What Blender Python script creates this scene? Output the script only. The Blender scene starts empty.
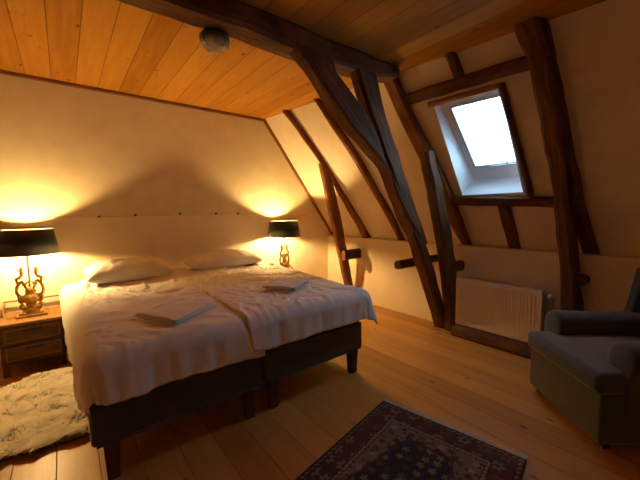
import bpy, bmesh, math, random
from mathutils import Vector, Matrix, noise
random.seed(7)
S = bpy.context.scene
COL = S.collection
PI = math.pi

# ------------------------------------------------------------------ materials
def newmat(name):
    m = bpy.data.materials.new(name); m.use_nodes = True
    nt = m.node_tree; nt.nodes.clear()
    out = nt.nodes.new('ShaderNodeOutputMaterial')
    b = nt.nodes.new('ShaderNodeBsdfPrincipled')
    nt.links.new(b.outputs[0], out.inputs[0])
    return m, nt, b

def N(nt, typ, **kw):
    n = nt.nodes.new(typ)
    for k, v in kw.items():
        if k in ('inputs',):
            for i, x in v.items(): n.inputs[i].default_value = x
        else: setattr(n, k, v)
    return n

def ramp(nt, fac, stops):
    r = nt.nodes.new('ShaderNodeValToRGB')
    el = r.color_ramp.elements
    el[0].position, el[0].color = stops[0][0], (*stops[0][1], 1)
    el[1].position, el[1].color = stops[-1][0], (*stops[-1][1], 1)
    for p, c in stops[1:-1]:
        e = el.new(p); e.color = (*c, 1)
    nt.links.new(fac, r.inputs[0])
    return r.outputs[0]

def bump(nt, b, h, strength, dist=0.01):
    n = nt.nodes.new('ShaderNodeBump')
    n.inputs['Strength'].default_value = strength
    n.inputs['Distance'].default_value = dist
    nt.links.new(h, n.inputs['Height']); nt.links.new(n.outputs[0], b.inputs['Normal'])

def mathn(nt, op, a, b=None, c=None):
    n = nt.nodes.new('ShaderNodeMath'); n.operation = op
    for i, v in enumerate((a, b, c)):
        if v is None: continue
        if hasattr(v, 'default_value') or hasattr(v, 'links'): nt.links.new(v, n.inputs[i])
        else: n.inputs[i].default_value = v
    return n.outputs[0]

def plain(name, col, rough=0.6, metal=0.0, nscale=40, var=0.12, bstr=0.1, bdist=0.002, sheen=0, spec=0.5):
    m, nt, b = newmat(name)
    tc = N(nt, 'ShaderNodeTexCoord')
    no = N(nt, 'ShaderNodeTexNoise', inputs={'Scale': nscale, 'Detail': 5.0})
    nt.links.new(tc.outputs['Object'], no.inputs['Vector'])
    c = ramp(nt, no.outputs['Fac'], [(0.3, tuple(x*(1-var) for x in col)), (0.7, tuple(min(1, x*(1+var)) for x in col))])
    nt.links.new(c, b.inputs['Base Color'])
    b.inputs['Roughness'].default_value = rough; b.inputs['Metallic'].default_value = metal
    b.inputs['Specular IOR Level'].default_value = spec
    if sheen: b.inputs['Sheen Weight'].default_value = sheen
    bump(nt, b, no.outputs['Fac'], bstr, bdist)
    return m

def timber_mat(name, dark, mid, light):
    """old hewn timber; 'grain' attribute = (along, across, across) in metres"""
    m, nt, b = newmat(name)
    at = N(nt, 'ShaderNodeAttribute', attribute_name='grain')
    mp = N(nt, 'ShaderNodeMapping'); mp.inputs['Scale'].default_value = (1.6, 16, 16)
    nt.links.new(at.outputs['Vector'], mp.inputs['Vector'])
    n1 = N(nt, 'ShaderNodeTexNoise', inputs={'Scale': 2.2, 'Detail': 8.0, 'Roughness': 0.65, 'Distortion': 0.6})
    nt.links.new(mp.outputs[0], n1.inputs['Vector'])
    n2 = N(nt, 'ShaderNodeTexNoise', inputs={'Scale': 3.0, 'Detail': 4.0})
    nt.links.new(at.outputs['Vector'], n2.inputs['Vector'])
    f = mathn(nt, 'ADD', mathn(nt, 'MULTIPLY', n1.outputs['Fac'], 0.6), mathn(nt, 'MULTIPLY', n2.outputs['Fac'], 0.4))
    c = ramp(nt, f, [(0.33, dark), (0.5, mid), (0.66, light)])
    nt.links.new(c, b.inputs['Base Color'])
    b.inputs['Roughness'].default_value = 0.72
    b.inputs['Specular IOR Level'].default_value = 0.25
    bump(nt, b, n1.outputs['Fac'], 0.6, 0.012)
    return m

def plank_mat(name, cols, width, off, seam=0.022, rough=0.45, knots=True, knotcol=(0.12, 0.035, 0.008), spec=0.3):
    """boards running along y, seams across x, in world metres"""
    m, nt, b = newmat(name)
    tc = N(nt, 'ShaderNodeTexCoord')
    sp = N(nt, 'ShaderNodeSeparateXYZ'); nt.links.new(tc.outputs['Object'], sp.inputs[0])
    u = mathn(nt, 'DIVIDE', mathn(nt, 'SUBTRACT', sp.outputs['X'], off), width)
    idx = mathn(nt, 'FLOOR', u)
    fr = mathn(nt, 'SUBTRACT', u, idx)
    wn = N(nt, 'ShaderNodeTexWhiteNoise', noise_dimensions='1D'); nt.links.new(idx, wn.inputs['W'])
    cb = N(nt, 'ShaderNodeCombineXYZ')
    nt.links.new(mathn(nt, 'MULTIPLY', sp.outputs['X'], 14.0), cb.inputs[0])
    nt.links.new(mathn(nt, 'ADD', mathn(nt, 'MULTIPLY', sp.outputs['Y'], 1.1), mathn(nt, 'MULTIPLY', wn.outputs['Value'], 37.0)), cb.inputs[1])
    nt.links.new(mathn(nt, 'MULTIPLY', idx, 3.7), cb.inputs[2])
    g = N(nt, 'ShaderNodeTexNoise', inputs={'Scale': 1.6, 'Detail': 6.0, 'Roughness': 0.6, 'Distortion': 0.9})
    nt.links.new(cb.outputs[0], g.inputs['Vector'])
    f = mathn(nt, 'ADD', mathn(nt, 'MULTIPLY', g.outputs['Fac'], 0.65), mathn(nt, 'MULTIPLY', wn.outputs['Value'], 0.35))
    c = ramp(nt, f, [(0.25, cols[0]), (0.5, cols[1]), (0.75, cols[2])])
    col = c
    if knots:
        kc = N(nt, 'ShaderNodeCombineXYZ')
        nt.links.new(mathn(nt, 'MULTIPLY', sp.outputs['X'], 6.6), kc.inputs[0])
        nt.links.new(mathn(nt, 'MULTIPLY', sp.outputs['Y'], 3.8), kc.inputs[1])
        vo = N(nt, 'ShaderNodeTexVoronoi', inputs={'Scale': 1.0, 'Randomness': 1.0}); nt.links.new(kc.outputs[0], vo.inputs['Vector'])
        kn = N(nt, 'ShaderNodeTexNoise', inputs={'Scale': 30.0}); nt.links.new(tc.outputs['Object'], kn.inputs['Vector'])
        d = mathn(nt, 'ADD', vo.outputs['Distance'], mathn(nt, 'MULTIPLY', kn.outputs['Fac'], 0.05))
        kr = ramp(nt, d, [(0.06, (1, 1, 1)), (0.085, (0.45, 0.45, 0.45)), (0.16, (0, 0, 0))])
        mx = N(nt, 'ShaderNodeMix', data_type='RGBA')
        nt.links.new(kr, mx.inputs[0]); nt.links.new(col, mx.inputs[6]); mx.inputs[7].default_value = (*knotcol, 1)
        col = mx.outputs[2]
    edge = mathn(nt, 'MINIMUM', fr, mathn(nt, 'SUBTRACT', 1.0, fr))
    sm = ramp(nt, edge, [(0.0, (0, 0, 0)), (seam, (1, 1, 1))])
    mx2 = N(nt, 'ShaderNodeMix', data_type='RGBA', blend_type='MULTIPLY')
    mx2.inputs[0].default_value = 0.8
    nt.links.new(col, mx2.inputs[6]); nt.links.new(sm, mx2.inputs[7])
    nt.links.new(mx2.outputs[2], b.inputs['Base Color'])
    b.inputs['Roughness'].default_value = rough
    b.inputs['Specular IOR Level'].default_value = spec
    bump(nt, b, sm, 0.7, 0.004)
    return m

def fabric_mat(name, col, scale=260, rough=0.9, sheen=0.3, var=0.1, wr=0.0, bd=0.0015):
    m, nt, b = newmat(name)
    tc = N(nt, 'ShaderNodeTexCoord')
    w = N(nt, 'ShaderNodeTexNoise', inputs={'Scale': scale, 'Detail': 2.0}); nt.links.new(tc.outputs['Object'], w.inputs['Vector'])
    l = N(nt, 'ShaderNodeTexNoise', inputs={'Scale': 7.0, 'Detail': 6.0, 'Distortion': 1.0}); nt.links.new(tc.outputs['Object'], l.inputs['Vector'])
    c = ramp(nt, l.outputs['Fac'], [(0.3, tuple(x*(1-var) for x in col)), (0.7, tuple(min(1, x*(1+var)) for x in col))])
    nt.links.new(c, b.inputs['Base Color'])
    b.inputs['Roughness'].default_value = rough
    b.inputs['Sheen Weight'].default_value = sheen
    b.inputs['Specular IOR Level'].default_value = 0.2
    h = mathn(nt, 'ADD', mathn(nt, 'MULTIPLY', w.outputs['Fac'], 0.15), mathn(nt, 'MULTIPLY', l.outputs['Fac'], wr))
    bump(nt, b, h, 0.6, bd)
    return m

M = {}
M['plaster'] = plain('cream_plaster', (0.72, 0.63, 0.44), 0.85, nscale=6, var=0.05, bstr=0.25, bdist=0.006, spec=0.2)
M['panel'] = plain('cream_painted_board', (0.80, 0.70, 0.52), 0.6, nscale=5, var=0.04, bstr=0.1, bdist=0.003, spec=0.3)
M['slope'] = plain('cream_slope_board', (0.82, 0.73, 0.57), 0.75, nscale=5, var=0.05, bstr=0.15, bdist=0.004, spec=0.2)
M['ceil'] = plank_mat('pine_ceiling_boards', [(0.32, 0.130, 0.016), (0.42, 0.187, 0.025), (0.50, 0.24, 0.036)], 0.186, -0.19, seam=0.020, rough=0.75, spec=0.08)
M['floor'] = plank_mat('pine_floor_boards', [(0.38, 0.165, 0.036), (0.51, 0.24, 0.054), (0.60, 0.30, 0.075)], 0.186, -0.115, seam=0.014, rough=0.38)
M['timber'] = timber_mat('old_oak', (0.040, 0.017, 0.007), (0.12, 0.050, 0.020), (0.24, 0.105, 0.042))
M['timber_red'] = timber_mat('red_brown_rafter', (0.07, 0.022, 0.008), (0.21, 0.077, 0.026), (0.34, 0.14, 0.045))
M['trimwood'] = timber_mat('brown_trim_wood', (0.12, 0.045, 0.012), (0.22, 0.09, 0.03), (0.32, 0.14, 0.05))
M['casing'] = timber_mat('window_casing_wood', (0.20, 0.09, 0.03), (0.36, 0.17, 0.06), (0.48, 0.25, 0.09))
M['white'] = plain('white_paint', (0.90, 0.92, 0.93), 0.4, var=0.02, bstr=0.02)
M['sash'] = plain('grey_white_sash', (0.62, 0.68, 0.74), 0.4, var=0.03, bstr=0.02)
M['rad'] = plain('cream_white_enamel', (0.84, 0.78, 0.66), 0.35, var=0.02, bstr=0.02)
M['sheet'] = fabric_mat('white_cotton', (0.84, 0.84, 0.84), 300, 0.85, 0.15, 0.02, wr=0.9, bd=0.006)
M['pillow'] = fabric_mat('white_pillow_cotton', (0.80, 0.77, 0.73), 300, 0.85, 0.15, 0.02, wr=0.9, bd=0.005)
M['towel'] = fabric_mat('white_terry', (0.82, 0.80, 0.79), 180, 0.95, 0.4, 0.02, wr=0.3, bd=0.004)
M['base'] = fabric_mat('dark_grey_upholstery', (0.065, 0.066, 0.080), 220, 0.9, 0.3, 0.15)
M['legwood'] = timber_mat('dark_bed_leg_wood', (0.05, 0.02, 0.008), (0.09, 0.04, 0.016), (0.13, 0.06, 0.025))
M['chair'] = fabric_mat('grey_blue_velvet', (0.060, 0.070, 0.088), 120, 0.85, 0.6, 0.12, wr=0.5, bd=0.005)
M['rattan'] = timber_mat('nightstand_oak', (0.13, 0.06, 0.018), (0.22, 0.11, 0.035), (0.30, 0.16, 0.055))
M['nsfront'] = timber_mat('nightstand_drawer_oak', (0.055, 0.028, 0.011), (0.10, 0.052, 0.02), (0.15, 0.08, 0.03))
M['black'] = plain('black_recess', (0.012, 0.010, 0.009), 0.6, var=0.05)
M['shade'] = plain('dark_green_black_shade', (0.012, 0.016, 0.013), 0.42, var=0.1, bstr=0.05)
M['shadein'] = plain('pale_gold_shade_lining', (0.85, 0.70, 0.42), 0.5, var=0.03)
M['gold'] = plain('antique_gold', (0.46, 0.28, 0.085), 0.38, metal=0.75, nscale=60, var=0.3, bstr=0.25, bdist=0.003)
M['steel'] = plain('brushed_steel', (0.45, 0.44, 0.42), 0.35, metal=0.9, var=0.06)
M['peg'] = plain('dark_iron', (0.05, 0.03, 0.02), 0.6, metal=0.5)
M['pile'] = fabric_mat('cream_fleece', (0.72, 0.65, 0.50), 60, 0.95, 0.5, 0.22)
M['hide'] = plain('brown_rug_backing', (0.16, 0.085, 0.04), 0.9)
M['fringe'] = plain('pale_wool_fringe', (0.50, 0.43, 0.37), 0.9)
M['collar'] = plain('dark_bronze', (0.06, 0.06, 0.05), 0.45, metal=0.5)

def emis(name, col, st):
    m = bpy.data.materials.new(name); m.use_nodes = True; nt = m.node_tree; nt.nodes.clear()
    o = nt.nodes.new('ShaderNodeOutputMaterial'); e = nt.nodes.new('ShaderNodeEmission')
    e.inputs[0].default_value = (*col, 1); e.inputs[1].default_value = st
    nt.links.new(e.outputs[0], o.inputs[0]); return m
BULB = 2350.0
M['bulb'] = emis('warm_bulb_glow', (1.0, 0.615, 0.215), BULB)

def glassy(name, tint, gl=0.1, rough=0.02):
    m = bpy.data.materials.new(name); m.use_nodes = True; nt = m.node_tree; nt.nodes.clear()
    o = nt.nodes.new('ShaderNodeOutputMaterial'); t = nt.nodes.new('ShaderNodeBsdfTransparent'); g = nt.nodes.new('ShaderNodeBsdfGlossy')
    t.inputs[0].default_value = (*tint, 1); g.inputs['Roughness'].default_value = rough
    mx = nt.nodes.new('ShaderNodeMixShader'); mx.inputs[0].default_value = gl
    nt.links.new(t.outputs[0], mx.inputs[1]); nt.links.new(g.outputs[0], mx.inputs[2]); nt.links.new(mx.outputs[0], o.inputs[0])
    return m
M['glass'] = glassy('window_glass', (0.97, 0.99, 1.0), 0.06)
M['bowl'] = plain('frosted_beige_glass', (0.34, 0.31, 0.25), 0.3, nscale=30, var=0.25, bstr=0.2)

# ------------------------------------------------------------------ helpers
def link(name, me, mat, parent=None, smooth=False, loc=None, rz=0.0):
    o = bpy.data.objects.new(name, me); COL.objects.link(o)
    if mat is not None: me.materials.append(mat)
    if parent is not None: o.parent = parent
    if loc is not None: o.location = loc
    o.rotation_euler = (0, 0, rz)
    if smooth:
        for p in me.polygons: p.use_smooth = True
    return o

def from_bm(name, bm, mat, parent=None, smooth=False, loc=None, rz=0.0):
    bmesh.ops.recalc_face_normals(bm, faces=bm.faces)
    me = bpy.data.meshes.new(name); bm.to_mesh(me); bm.free()
    return link(name, me, mat, parent, smooth, loc, rz)

def from_data(name, v, f, mat, parent=None, smooth=False, loc=None, rz=0.0):
    me = bpy.data.meshes.new(name); me.from_pydata(v, [], f); me.update()
    return link(name, me, mat, parent, smooth, loc, rz)

def empty(name, loc, rz=0.0):
    o = bpy.data.objects.new(name, None); COL.objects.link(o); o.location = loc; o.rotation_euler = (0, 0, rz)
    o.empty_display_size = 0.1
    return o

def tag(o, label=None, cat=None, group=None, kind=None):
    if label: o['label'] = label
    if cat: o['category'] = cat
    if group: o['group'] = group
    if kind: o['kind'] = kind
    return o

def grain(o, f):
    """write the grain attribute from a function of the vertex position"""
    a = o.data.attributes.new('grain', 'FLOAT_VECTOR', 'POINT')
    for i, v in enumerate(o.data.vertices): a.data[i].vector = f(v.co)
    return o

def gx(o, k=None):      # grain along the longest axis of the mesh
    vs = [v.co for v in o.data.vertices]
    ext = [max(v[i] for v in vs)-min(v[i] for v in vs) for i in range(3)]
    a = ext.index(max(ext)); r = random.random()*9
    return grain(o, lambda c: (c[a]+r, c[(a+1) % 3]+r, c[(a+2) % 3]))

def box(bm, x0, x1, y0, y1, z0, z1, bev=0.0, seg=2):
    vs = [bm.verts.new((x, y, z)) for x in (x0, x1) for y in (y0, y1) for z in (z0, z1)]
    q = [(0, 1, 3, 2), (4, 6, 7, 5), (0, 4, 5, 1), (2, 3, 7, 6), (0, 2, 6, 4), (1, 5, 7, 3)]
    fs = [bm.faces.new([vs[i] for i in t]) for t in q]
    if bev:
        es = set(e for f in fs for e in f.edges)
        bmesh.ops.bevel(bm, geom=list(es), offset=bev, segments=seg, affect='EDGES', profile=0.5)
    return bm

def boxo(name, b, mat, parent=None, bev=0.004, seg=2, loc=None, rz=0.0, smooth=False):
    return from_bm(name, box(bmesh.new(), *b, bev=bev, seg=seg), mat, parent, smooth, loc, rz)

def catmull(pts, n):
    out = []
    P = [Vector(p) for p in pts]
    P = [2*P[0]-P[1]] + P + [2*P[-1]-P[-2]]
    for i in range(1, len(P)-2):
        for k in range(n):
            t = k/n
            a, b, c, d = P[i-1], P[i], P[i+1], P[i+2]
            out.append(0.5*((2*b)+(c-a)*t+(2*a-5*b+4*c-d)*t*t+(3*b-a-3*c+d)*t*t*t))
    out.append(P[-2]); return out

def tube(bm, pts, rad, seg=8, n=6, cap=True):
    """smooth tube; rad: number or a list, one per control point"""
    R = rad if isinstance(rad, (list, tuple)) else [rad]*len(pts)
    C4 = catmull([(*p, ) for p in pts], n)
    m = len(C4); rr = []
    for i in range(m):
        t = i/n; k = min(int(t), len(R)-2); rr.append(R[k]+(R[k+1]-R[k])*(t-k))
    rings = []; up = None
    for i, c in enumerate(C4):
        d = (C4[min(i+1, m-1)]-C4[max(i-1, 0)]).normalized()
        if up is None: up = Vector((0, 0, 1)) if abs(d.z) < 0.9 else Vector((1, 0, 0))
        s = d.cross(up).normalized(); up = s.cross(d).normalized()
        rings.append([bm.verts.new(c+(s*math.cos(2*PI*j/seg)+up*math.sin(2*PI*j/seg))*rr[i]) for j in range(seg)])
    for a, b in zip(rings, rings[1:]):
        for j in range(seg): bm.faces.new((a[j], a[(j+1) % seg], b[(j+1) % seg], b[j]))
    if cap: bm.faces.new(rings[0][::-1]); bm.faces.new(rings[-1])
    return bm

def lathe(bm, prof, seg=24, c=(0, 0, 0)):
    rings = []
    for r, z in prof:
        if r < 1e-5: rings.append([bm.verts.new((c[0], c[1], c[2]+z))])
        else: rings.append([bm.verts.new((c[0]+r*math.cos(2*PI*j/seg), c[1]+r*math.sin(2*PI*j/seg), c[2]+z)) for j in range(seg)])
    for a, b in zip(rings, rings[1:]):
        if len(a) == 1 and len(b) == 1: continue
        if len(a) == 1:
            for j in range(seg): bm.faces.new((a[0], b[(j+1) % seg], b[j]))
        elif len(b) == 1:
            for j in range(seg): bm.faces.new((a[j], a[(j+1) % seg], b[0]))
        else:
            for j in range(seg): bm.faces.new((a[j], a[(j+1) % seg], b[(j+1) % seg], b[j]))
    return bm

def copy_tree(o, parent=None):
    c = o.copy(); COL.objects.link(c)
    if parent is not None: c.parent = parent; c.matrix_parent_inverse = o.matrix_parent_inverse.copy()
    for ch in [x for x in o.children]: copy_tree(ch, c)
    return c

def lerp(a, b, t): return tuple(a[i]+(b[i]-a[i])*t for i in range(len(a)))

def timber(name, rows, mat, parent=None, step=0.07, ch=0.09, rough=0.006, seed=0):
    """hewn beam through rows of four corners (a b c d in order round the section)"""
    R = []
    for r0, r1 in zip(rows, rows[1:]):
        L = (Vector(r1[0])-Vector(r0[0])).length
        n = max(1, int(L/step))
        for k in range(n): R.append([Vector(lerp(r0[j], r1[j], k/n)) for j in range(4)])
    R.append([Vector(p) for p in rows[-1]])
    verts, faces, g = [], [], []
    s = 0.0
    for i, q in enumerate(R):
        cen = sum(q, Vector())/4
        if i: s += (cen-pc).length
        pc = cen
        ring = []
        for j in range(4):
            a, p, n = q[(j-1) % 4], q[j], q[(j+1) % 4]
            # two chamfer points and one mid-face point per corner, with a hewn wobble
            c = min(0.022, 0.3*min((a-p).length, (n-p).length))
            ring += [p+(a-p).normalized()*c, p+(n-p).normalized()*c, (p+n)/2]
        for p in ring:
            w = noise.noise_vector(Vector((p.x*5+seed*7.3, p.y*5, p.z*5)))*rough*1.3+noise.noise_vector(p*19+Vector((seed, 0, 0)))*rough*0.6
            verts.append(p+w); g.append((s+seed*3.1, (p-cen).dot(Vector((1, 0.3, 0.2))), (p-cen).dot(Vector((0.2, 1, 0.3)))))
    m = 12
    for i in range(len(R)-1):
        for j in range(m):
            faces.append((i*m+j, i*m+(j+1) % m, (i+1)*m+(j+1) % m, (i+1)*m+j))
    faces.append(tuple(range(m))[::-1]); faces.append(tuple(range((len(R)-1)*m, len(R)*m)))
    bm = bmesh.new(); me = bpy.data.meshes.new(name); me.from_pydata([tuple(v) for v in verts], [], faces)
    bm.from_mesh(me); bmesh.ops.recalc_face_normals(bm, faces=bm.faces); bm.to_mesh(me); bm.free()
    a = me.attributes.new('grain', 'FLOAT_VECTOR', 'POINT')
    for i in range(len(verts)): a.data[i].vector = g[i]
    return link(name, me, mat, parent)

def interp(tab, z):
    """tab: list of (z, value...) with falling z"""
    if z >= tab[0][0]: return tab[0][1:]
    for a, b in zip(tab, tab[1:]):
        if b[0] <= z <= a[0]:
            t = (a[0]-z)/(a[0]-b[0]+1e-9); return lerp(a[1:], b[1:], t)
    return tab[-1][1:]

# ------------------------------------------------------------------ the room
YB, ZC, XK, XL, YF = 4.17, 2.67, 3.45, -1.95, -1.25
KZ = 0.955
def xt(y): return 2.32+0.135*(YB-y)
def slope(y, z, off=0.0):
    s = (ZC-z)/(ZC-KZ); a = xt(y)
    return a+(3.58-a)*s-off

boxo('floor', (XL-0.1, XK+0.3, YF-0.1, YB+0.1, -0.12, 0), M['floor'], bev=0)['kind'] = 'structure'
bm = bmesh.new(); cp = [(XL-0.1, YF-0.1), (xt(YF-0.1)+0.06, YF-0.1), (xt(YB+0.1)+0.06, YB+0.1), (XL-0.1, YB+0.1)]
A = [bm.verts.new((x, y, ZC)) for x, y in cp]; B = [bm.verts.new((x, y, ZC+0.1)) for x, y in cp]
bm.faces.new(A); bm.faces.new(B[::-1])
for i in range(4): bm.faces.new((A[i], A[(i+1) % 4], B[(i+1) % 4], B[i]))
from_bm('ceiling', bm, M['ceil'])['kind'] = 'structure'
boxo('wall_left', (XL-0.1, XL, YF-0.1, YB+0.1, 0, ZC), M['plaster'], bev=0)['kind'] = 'structure'
# gable walls: five-sided slabs
def gable(name, y0, y1, mat):
    a = 0.5*(y0+y1)
    p = [(XL-0.1, 0), (XK+0.3, 0), (XK+0.3, KZ+0.0), (xt(a)+0.25, ZC+0.1), (XL-0.1, ZC+0.1)]
    bm = bmesh.new()
    A = [bm.verts.new((x, y0, z)) for x, z in p]; B = [bm.verts.new((x, y1, z)) for x, z in p]
    bm.faces.new(A); bm.faces.new(B[::-1])
    for i in range(5): bm.faces.new((A[i], A[(i+1) % 5], B[(i+1) % 5], B[i]))
    o = from_bm(name, bm, mat); o['kind'] = 'structure'; return o
gable('wall_back', YB, YB+0.1, M['plaster'])
gable('wall_front', YF-0.1, YF, M['plaster'])
# low board panelling up to eye height on the back wall
o = boxo('wall_back_lower', (XL, XK, YB-0.008, YB+0.01, 0, 1.335), M['panel'], bev=0.003); o['kind'] = 'structure'
# knee wall with a ledge
o = boxo('wall_right', (XK, XK+0.25, YF-0.1, YB+0.05, 0, KZ), M['panel'], bev=0.006); o['kind'] = 'structure'

# sloping wall: a slab with the window hole left open
WY = (1.185, 1.745); WZ = (1.505, 2.335)
ys = [YF-0.1, 0.2, WY[0], WY[1], 2.6, 3.4, YB+0.1]
zs = [ZC+0.1, WZ[1], WZ[0], KZ-0.06]
def sp(y, z, d=0.0):
    x = slope(y, z); return (x+d*0.88, y, z+d*0.47)
def shear(y, z): return y+0.055*(z-WZ[0])/(WZ[1]-WZ[0])     # the old frame leans with the rafters
def spw(y, z, d=0.0):
    k = (WZ[1]-z)/(WZ[1]-WZ[0]); return sp(shear(y, z), z, d)
def spd(y, z, d=0.0):                                        # set back into the roof, deeper at the sill
    k = (WZ[1]-z)/(WZ[1]-WZ[0]); return sp(shear(y, z), z, d+0.035+0.185*k)
v, f = [], []
for d in (0.0, 0.20):
    for z in zs:
        for y in ys: v.append(spw(y, z, d) if y in WY and z in WZ else sp(y, z, d))
ny = len(ys); nz = len(zs); half = ny*nz
for k in range(2):
    for i in range(nz-1):
        for j in range(ny-1):
            if i == 1 and j == 2: continue
            a = k*half+i*ny+j
            q = (a, a+1, a+ny+1, a+ny); f.append(q if k == 0 else q[::-1])
for i in (0, nz-1):
    for j in range(ny-1): a = i*ny+j; f.append((a, a+1, a+1+half, a+half))
for j in (0, ny-1):
    for i in range(nz-1): a = i*ny+j; f.append((a, a+ny, a+ny+half, a+half))
bm = bmesh.new(); me = bpy.data.meshes.new('t'); me.from_pydata(v, [], f); bm.from_mesh(me)
o = from_bm('wall_right_slope', bm, M['slope']); o['kind'] = 'structure'

# trims
o = gx(boxo('trim_1', (XL, 2.33, YB-0.03, YB, ZC-0.035, ZC), M['trimwood'], bev=0.006)); o['kind'] = 'structure'
rows = []
for z in (2.66, 2.2, 1.7, 1.3, 0.97):
    x = slope(YB, z)
    rows.append([(x-0.045, YB-0.002, z), (x-0.045, YB-0.03, z), (x+0.0, YB-0.03, z+0.012), (x+0.0, YB-0.002, z+0.012)])
o = timber('trim_2', rows, M['trimwood'], rough=0.002); o['kind'] = 'structure'

# ------------------------------------------------------------------ skylight
win = empty('window_1', (slope(1.46, 1.92), 1.46, 1.92)); win['kind'] = 'structure'
wc = Vector(win.location)
def loc(p): return tuple(Vector(p)-wc)
D = 0.15
def prism4(front, back):
    v = [loc(p) for p in front]+[loc(p) for p in back]
    return v, [(0, 1, 2, 3), (7, 6, 5, 4), (0, 4, 5, 1), (1, 5, 6, 2), (2, 6, 7, 3), (3, 7, 4, 0)]
y0, y1 = WY; z0, z1 = WZ
def ring(name, mat, ya, yb, za, zb, w, d0, d1, parent, wz=None, wzt=None):
    """a rectangular frame set back in the roof: outer size ya..yb, za..zb, bar width w"""
    wz = w*0.88 if wz is None else wz; wzt = wz if wzt is None else wzt
    O = [(ya, za), (yb, za), (yb, zb), (ya, zb)]; I = [(ya+w, za+wz), (yb-w, za+wz), (yb-w, zb-wzt), (ya+w, zb-wzt)]
    bm = bmesh.new(); V = {}
    for tagk, L in (('O', O), ('I', I)):
        for d in (d0, d1): V[tagk, d] = [bm.verts.new(loc(spd(y, z, d))) for y, z in L]
    for i in range(4):
        j = (i+1) % 4
        bm.faces.new((V['O', d0][i], V['O', d0][j], V['I', d0][j], V['I', d0][i]))
        bm.faces.new((V['O', d1][i], V['I', d1][i], V['I', d1][j], V['O', d1][j]))
        bm.faces.new((V['O', d0][i], V['O', d1][i], V['O', d1][j], V['O', d0][j]))
        bm.faces.new((V['I', d0][i], V['I', d0][j], V['I', d1][j], V['I', d1][i]))
    bmesh.ops.bevel(bm, geom=bm.edges[:], offset=0.003, segments=1, affect='EDGES')
    return from_bm(name, bm, mat, parent)
# splayed white lining from the wall face back to the frame
fz0, fy0, fy1 = z0+0.075, y0-0.055, y1-0.055
A4 = [spw(y0, z0, -0.002), spw(y1, z0, -0.002), spw(y1, z1, -0.002), spw(y0, z1, -0.002)]
B4 = [spd(fy0, fz0, 0.012), spd(fy1, fz0, 0.012), spd(fy1, z1-0.004, 0.012), spd(fy0, z1-0.004, 0.012)]
bm = bmesh.new(); cA = sum((Vector(p) for p in A4), Vector())/4; cB = sum((Vector(p) for p in B4), Vector())/4
def patch(q):
    """bilinear sheet between four corners, finely split so it bends smoothly"""
    n = 10; g = [[bm.verts.new(loc(lerp(lerp(q[0], q[1], a/n), lerp(q[3], q[2], a/n), b/n))) for a in range(n+1)] for b in range(n+1)]
    for b in range(n):
        for a in range(n): bm.faces.new((g[b][a], g[b][a+1], g[b+1][a+1], g[b+1][a]))
def grow(p, c, k): return tuple(c+(Vector(p)-c)*k)
A5 = [grow(p, cA, 1.035) for p in A4]; B5 = [grow(p, cB, 1.035) for p in B4]
for i in range(4):
    j = (i+1) % 4
    patch((A4[i], A4[j], B4[j], B4[i])); patch((A5[i], A5[j], B5[j], B5[i]))
    patch((A4[i], A4[j], A5[j], A5[i])); patch((B4[i], B4[j], B5[j], B5[i]))
bmesh.ops.remove_doubles(bm, verts=bm.verts, dist=1e-4)
from_bm('window_lining', bm, M['white'], win)
ring('window_frame', M['white'], fy0-0.02, fy1+0.02, fz0-0.02, z1+0.02, 0.078, 0.0, 0.05, win, wz=0.15, wzt=0.06)
sash = ring('window_sash', M['sash'], fy0+0.05, fy1-0.05, fz0+0.115, z1-0.035, 0.026, -0.018, 0.03, win)
ya, yb, za, zb = fy0+0.07, fy1-0.07, fz0+0.134, z1-0.055
fv, ff = prism4([spd(ya, za, .01), spd(yb, za, .01), spd(yb, zb, .01), spd(ya, zb, .01)], [spd(ya, za, .016), spd(yb, za, .016), spd(yb, zb, .016), spd(ya, zb, .016)])
from_data('window_glass', fv, ff, M['glass'], win)
bm = bmesh.new()
hc = Vector(loc(spd(1.32, fz0+0.125, -0.035)))
tube(bm, [hc+Vector((0.02, 0, 0.0)), hc+Vector((-0.005, 0, 0.012)), hc+Vector((-0.012, 0.0, 0.05))], [0.008, 0.007, 0.009], 8, 4)
tube(bm, [hc+Vector((0.0, -0.09, 0)), hc+Vector((-0.004, 0, 0.0)), hc+Vector((0.0, 0.16, 0))], 0.006, 8, 4)
from_bm('window_handle', bm, M['steel'], win, True)
# wooden casing strips round the opening (top and right) 
def strip(name, q0, q1, mat, seed=0):
    o = timber(name, [[Vector(p)-wc for p in q0], [Vector(p)-wc for p in q1]], mat, win, rough=0.002, seed=seed); return o
strip('window_casing', [spw(y1+0.04, z1+0.0, -0.03), spw(y1+0.04, z1+0.045, -0.03), spw(y1+0.04, z1+0.045, 0.01), spw(y1+0.04, z1+0.0, 0.01)],
      [spw(y0-0.03, z1+0.0, -0.03), spw(y0-0.03, z1+0.045, -0.03), spw(y0-0.03, z1+0.045, 0.01), spw(y0-0.03, z1+0.0, 0.01)], M['casing'], 1)
strip('window_casing', [spw(y0-0.0, z1+0.04, -0.045), spw(y0-0.055, z1+0.04, -0.045), spw(y0-0.055, z1+0.04, 0.01), spw(y0-0.0, z1+0.04, 0.01)],
      [spw(y0-0.035, z0-0.02, -0.045), spw(y0-0.085, z0-0.02, -0.045), spw(y0-0.085, z0-0.02, 0.01), spw(y0-0.035, z0-0.02, 0.01)], M['timber'], 2)

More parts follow.
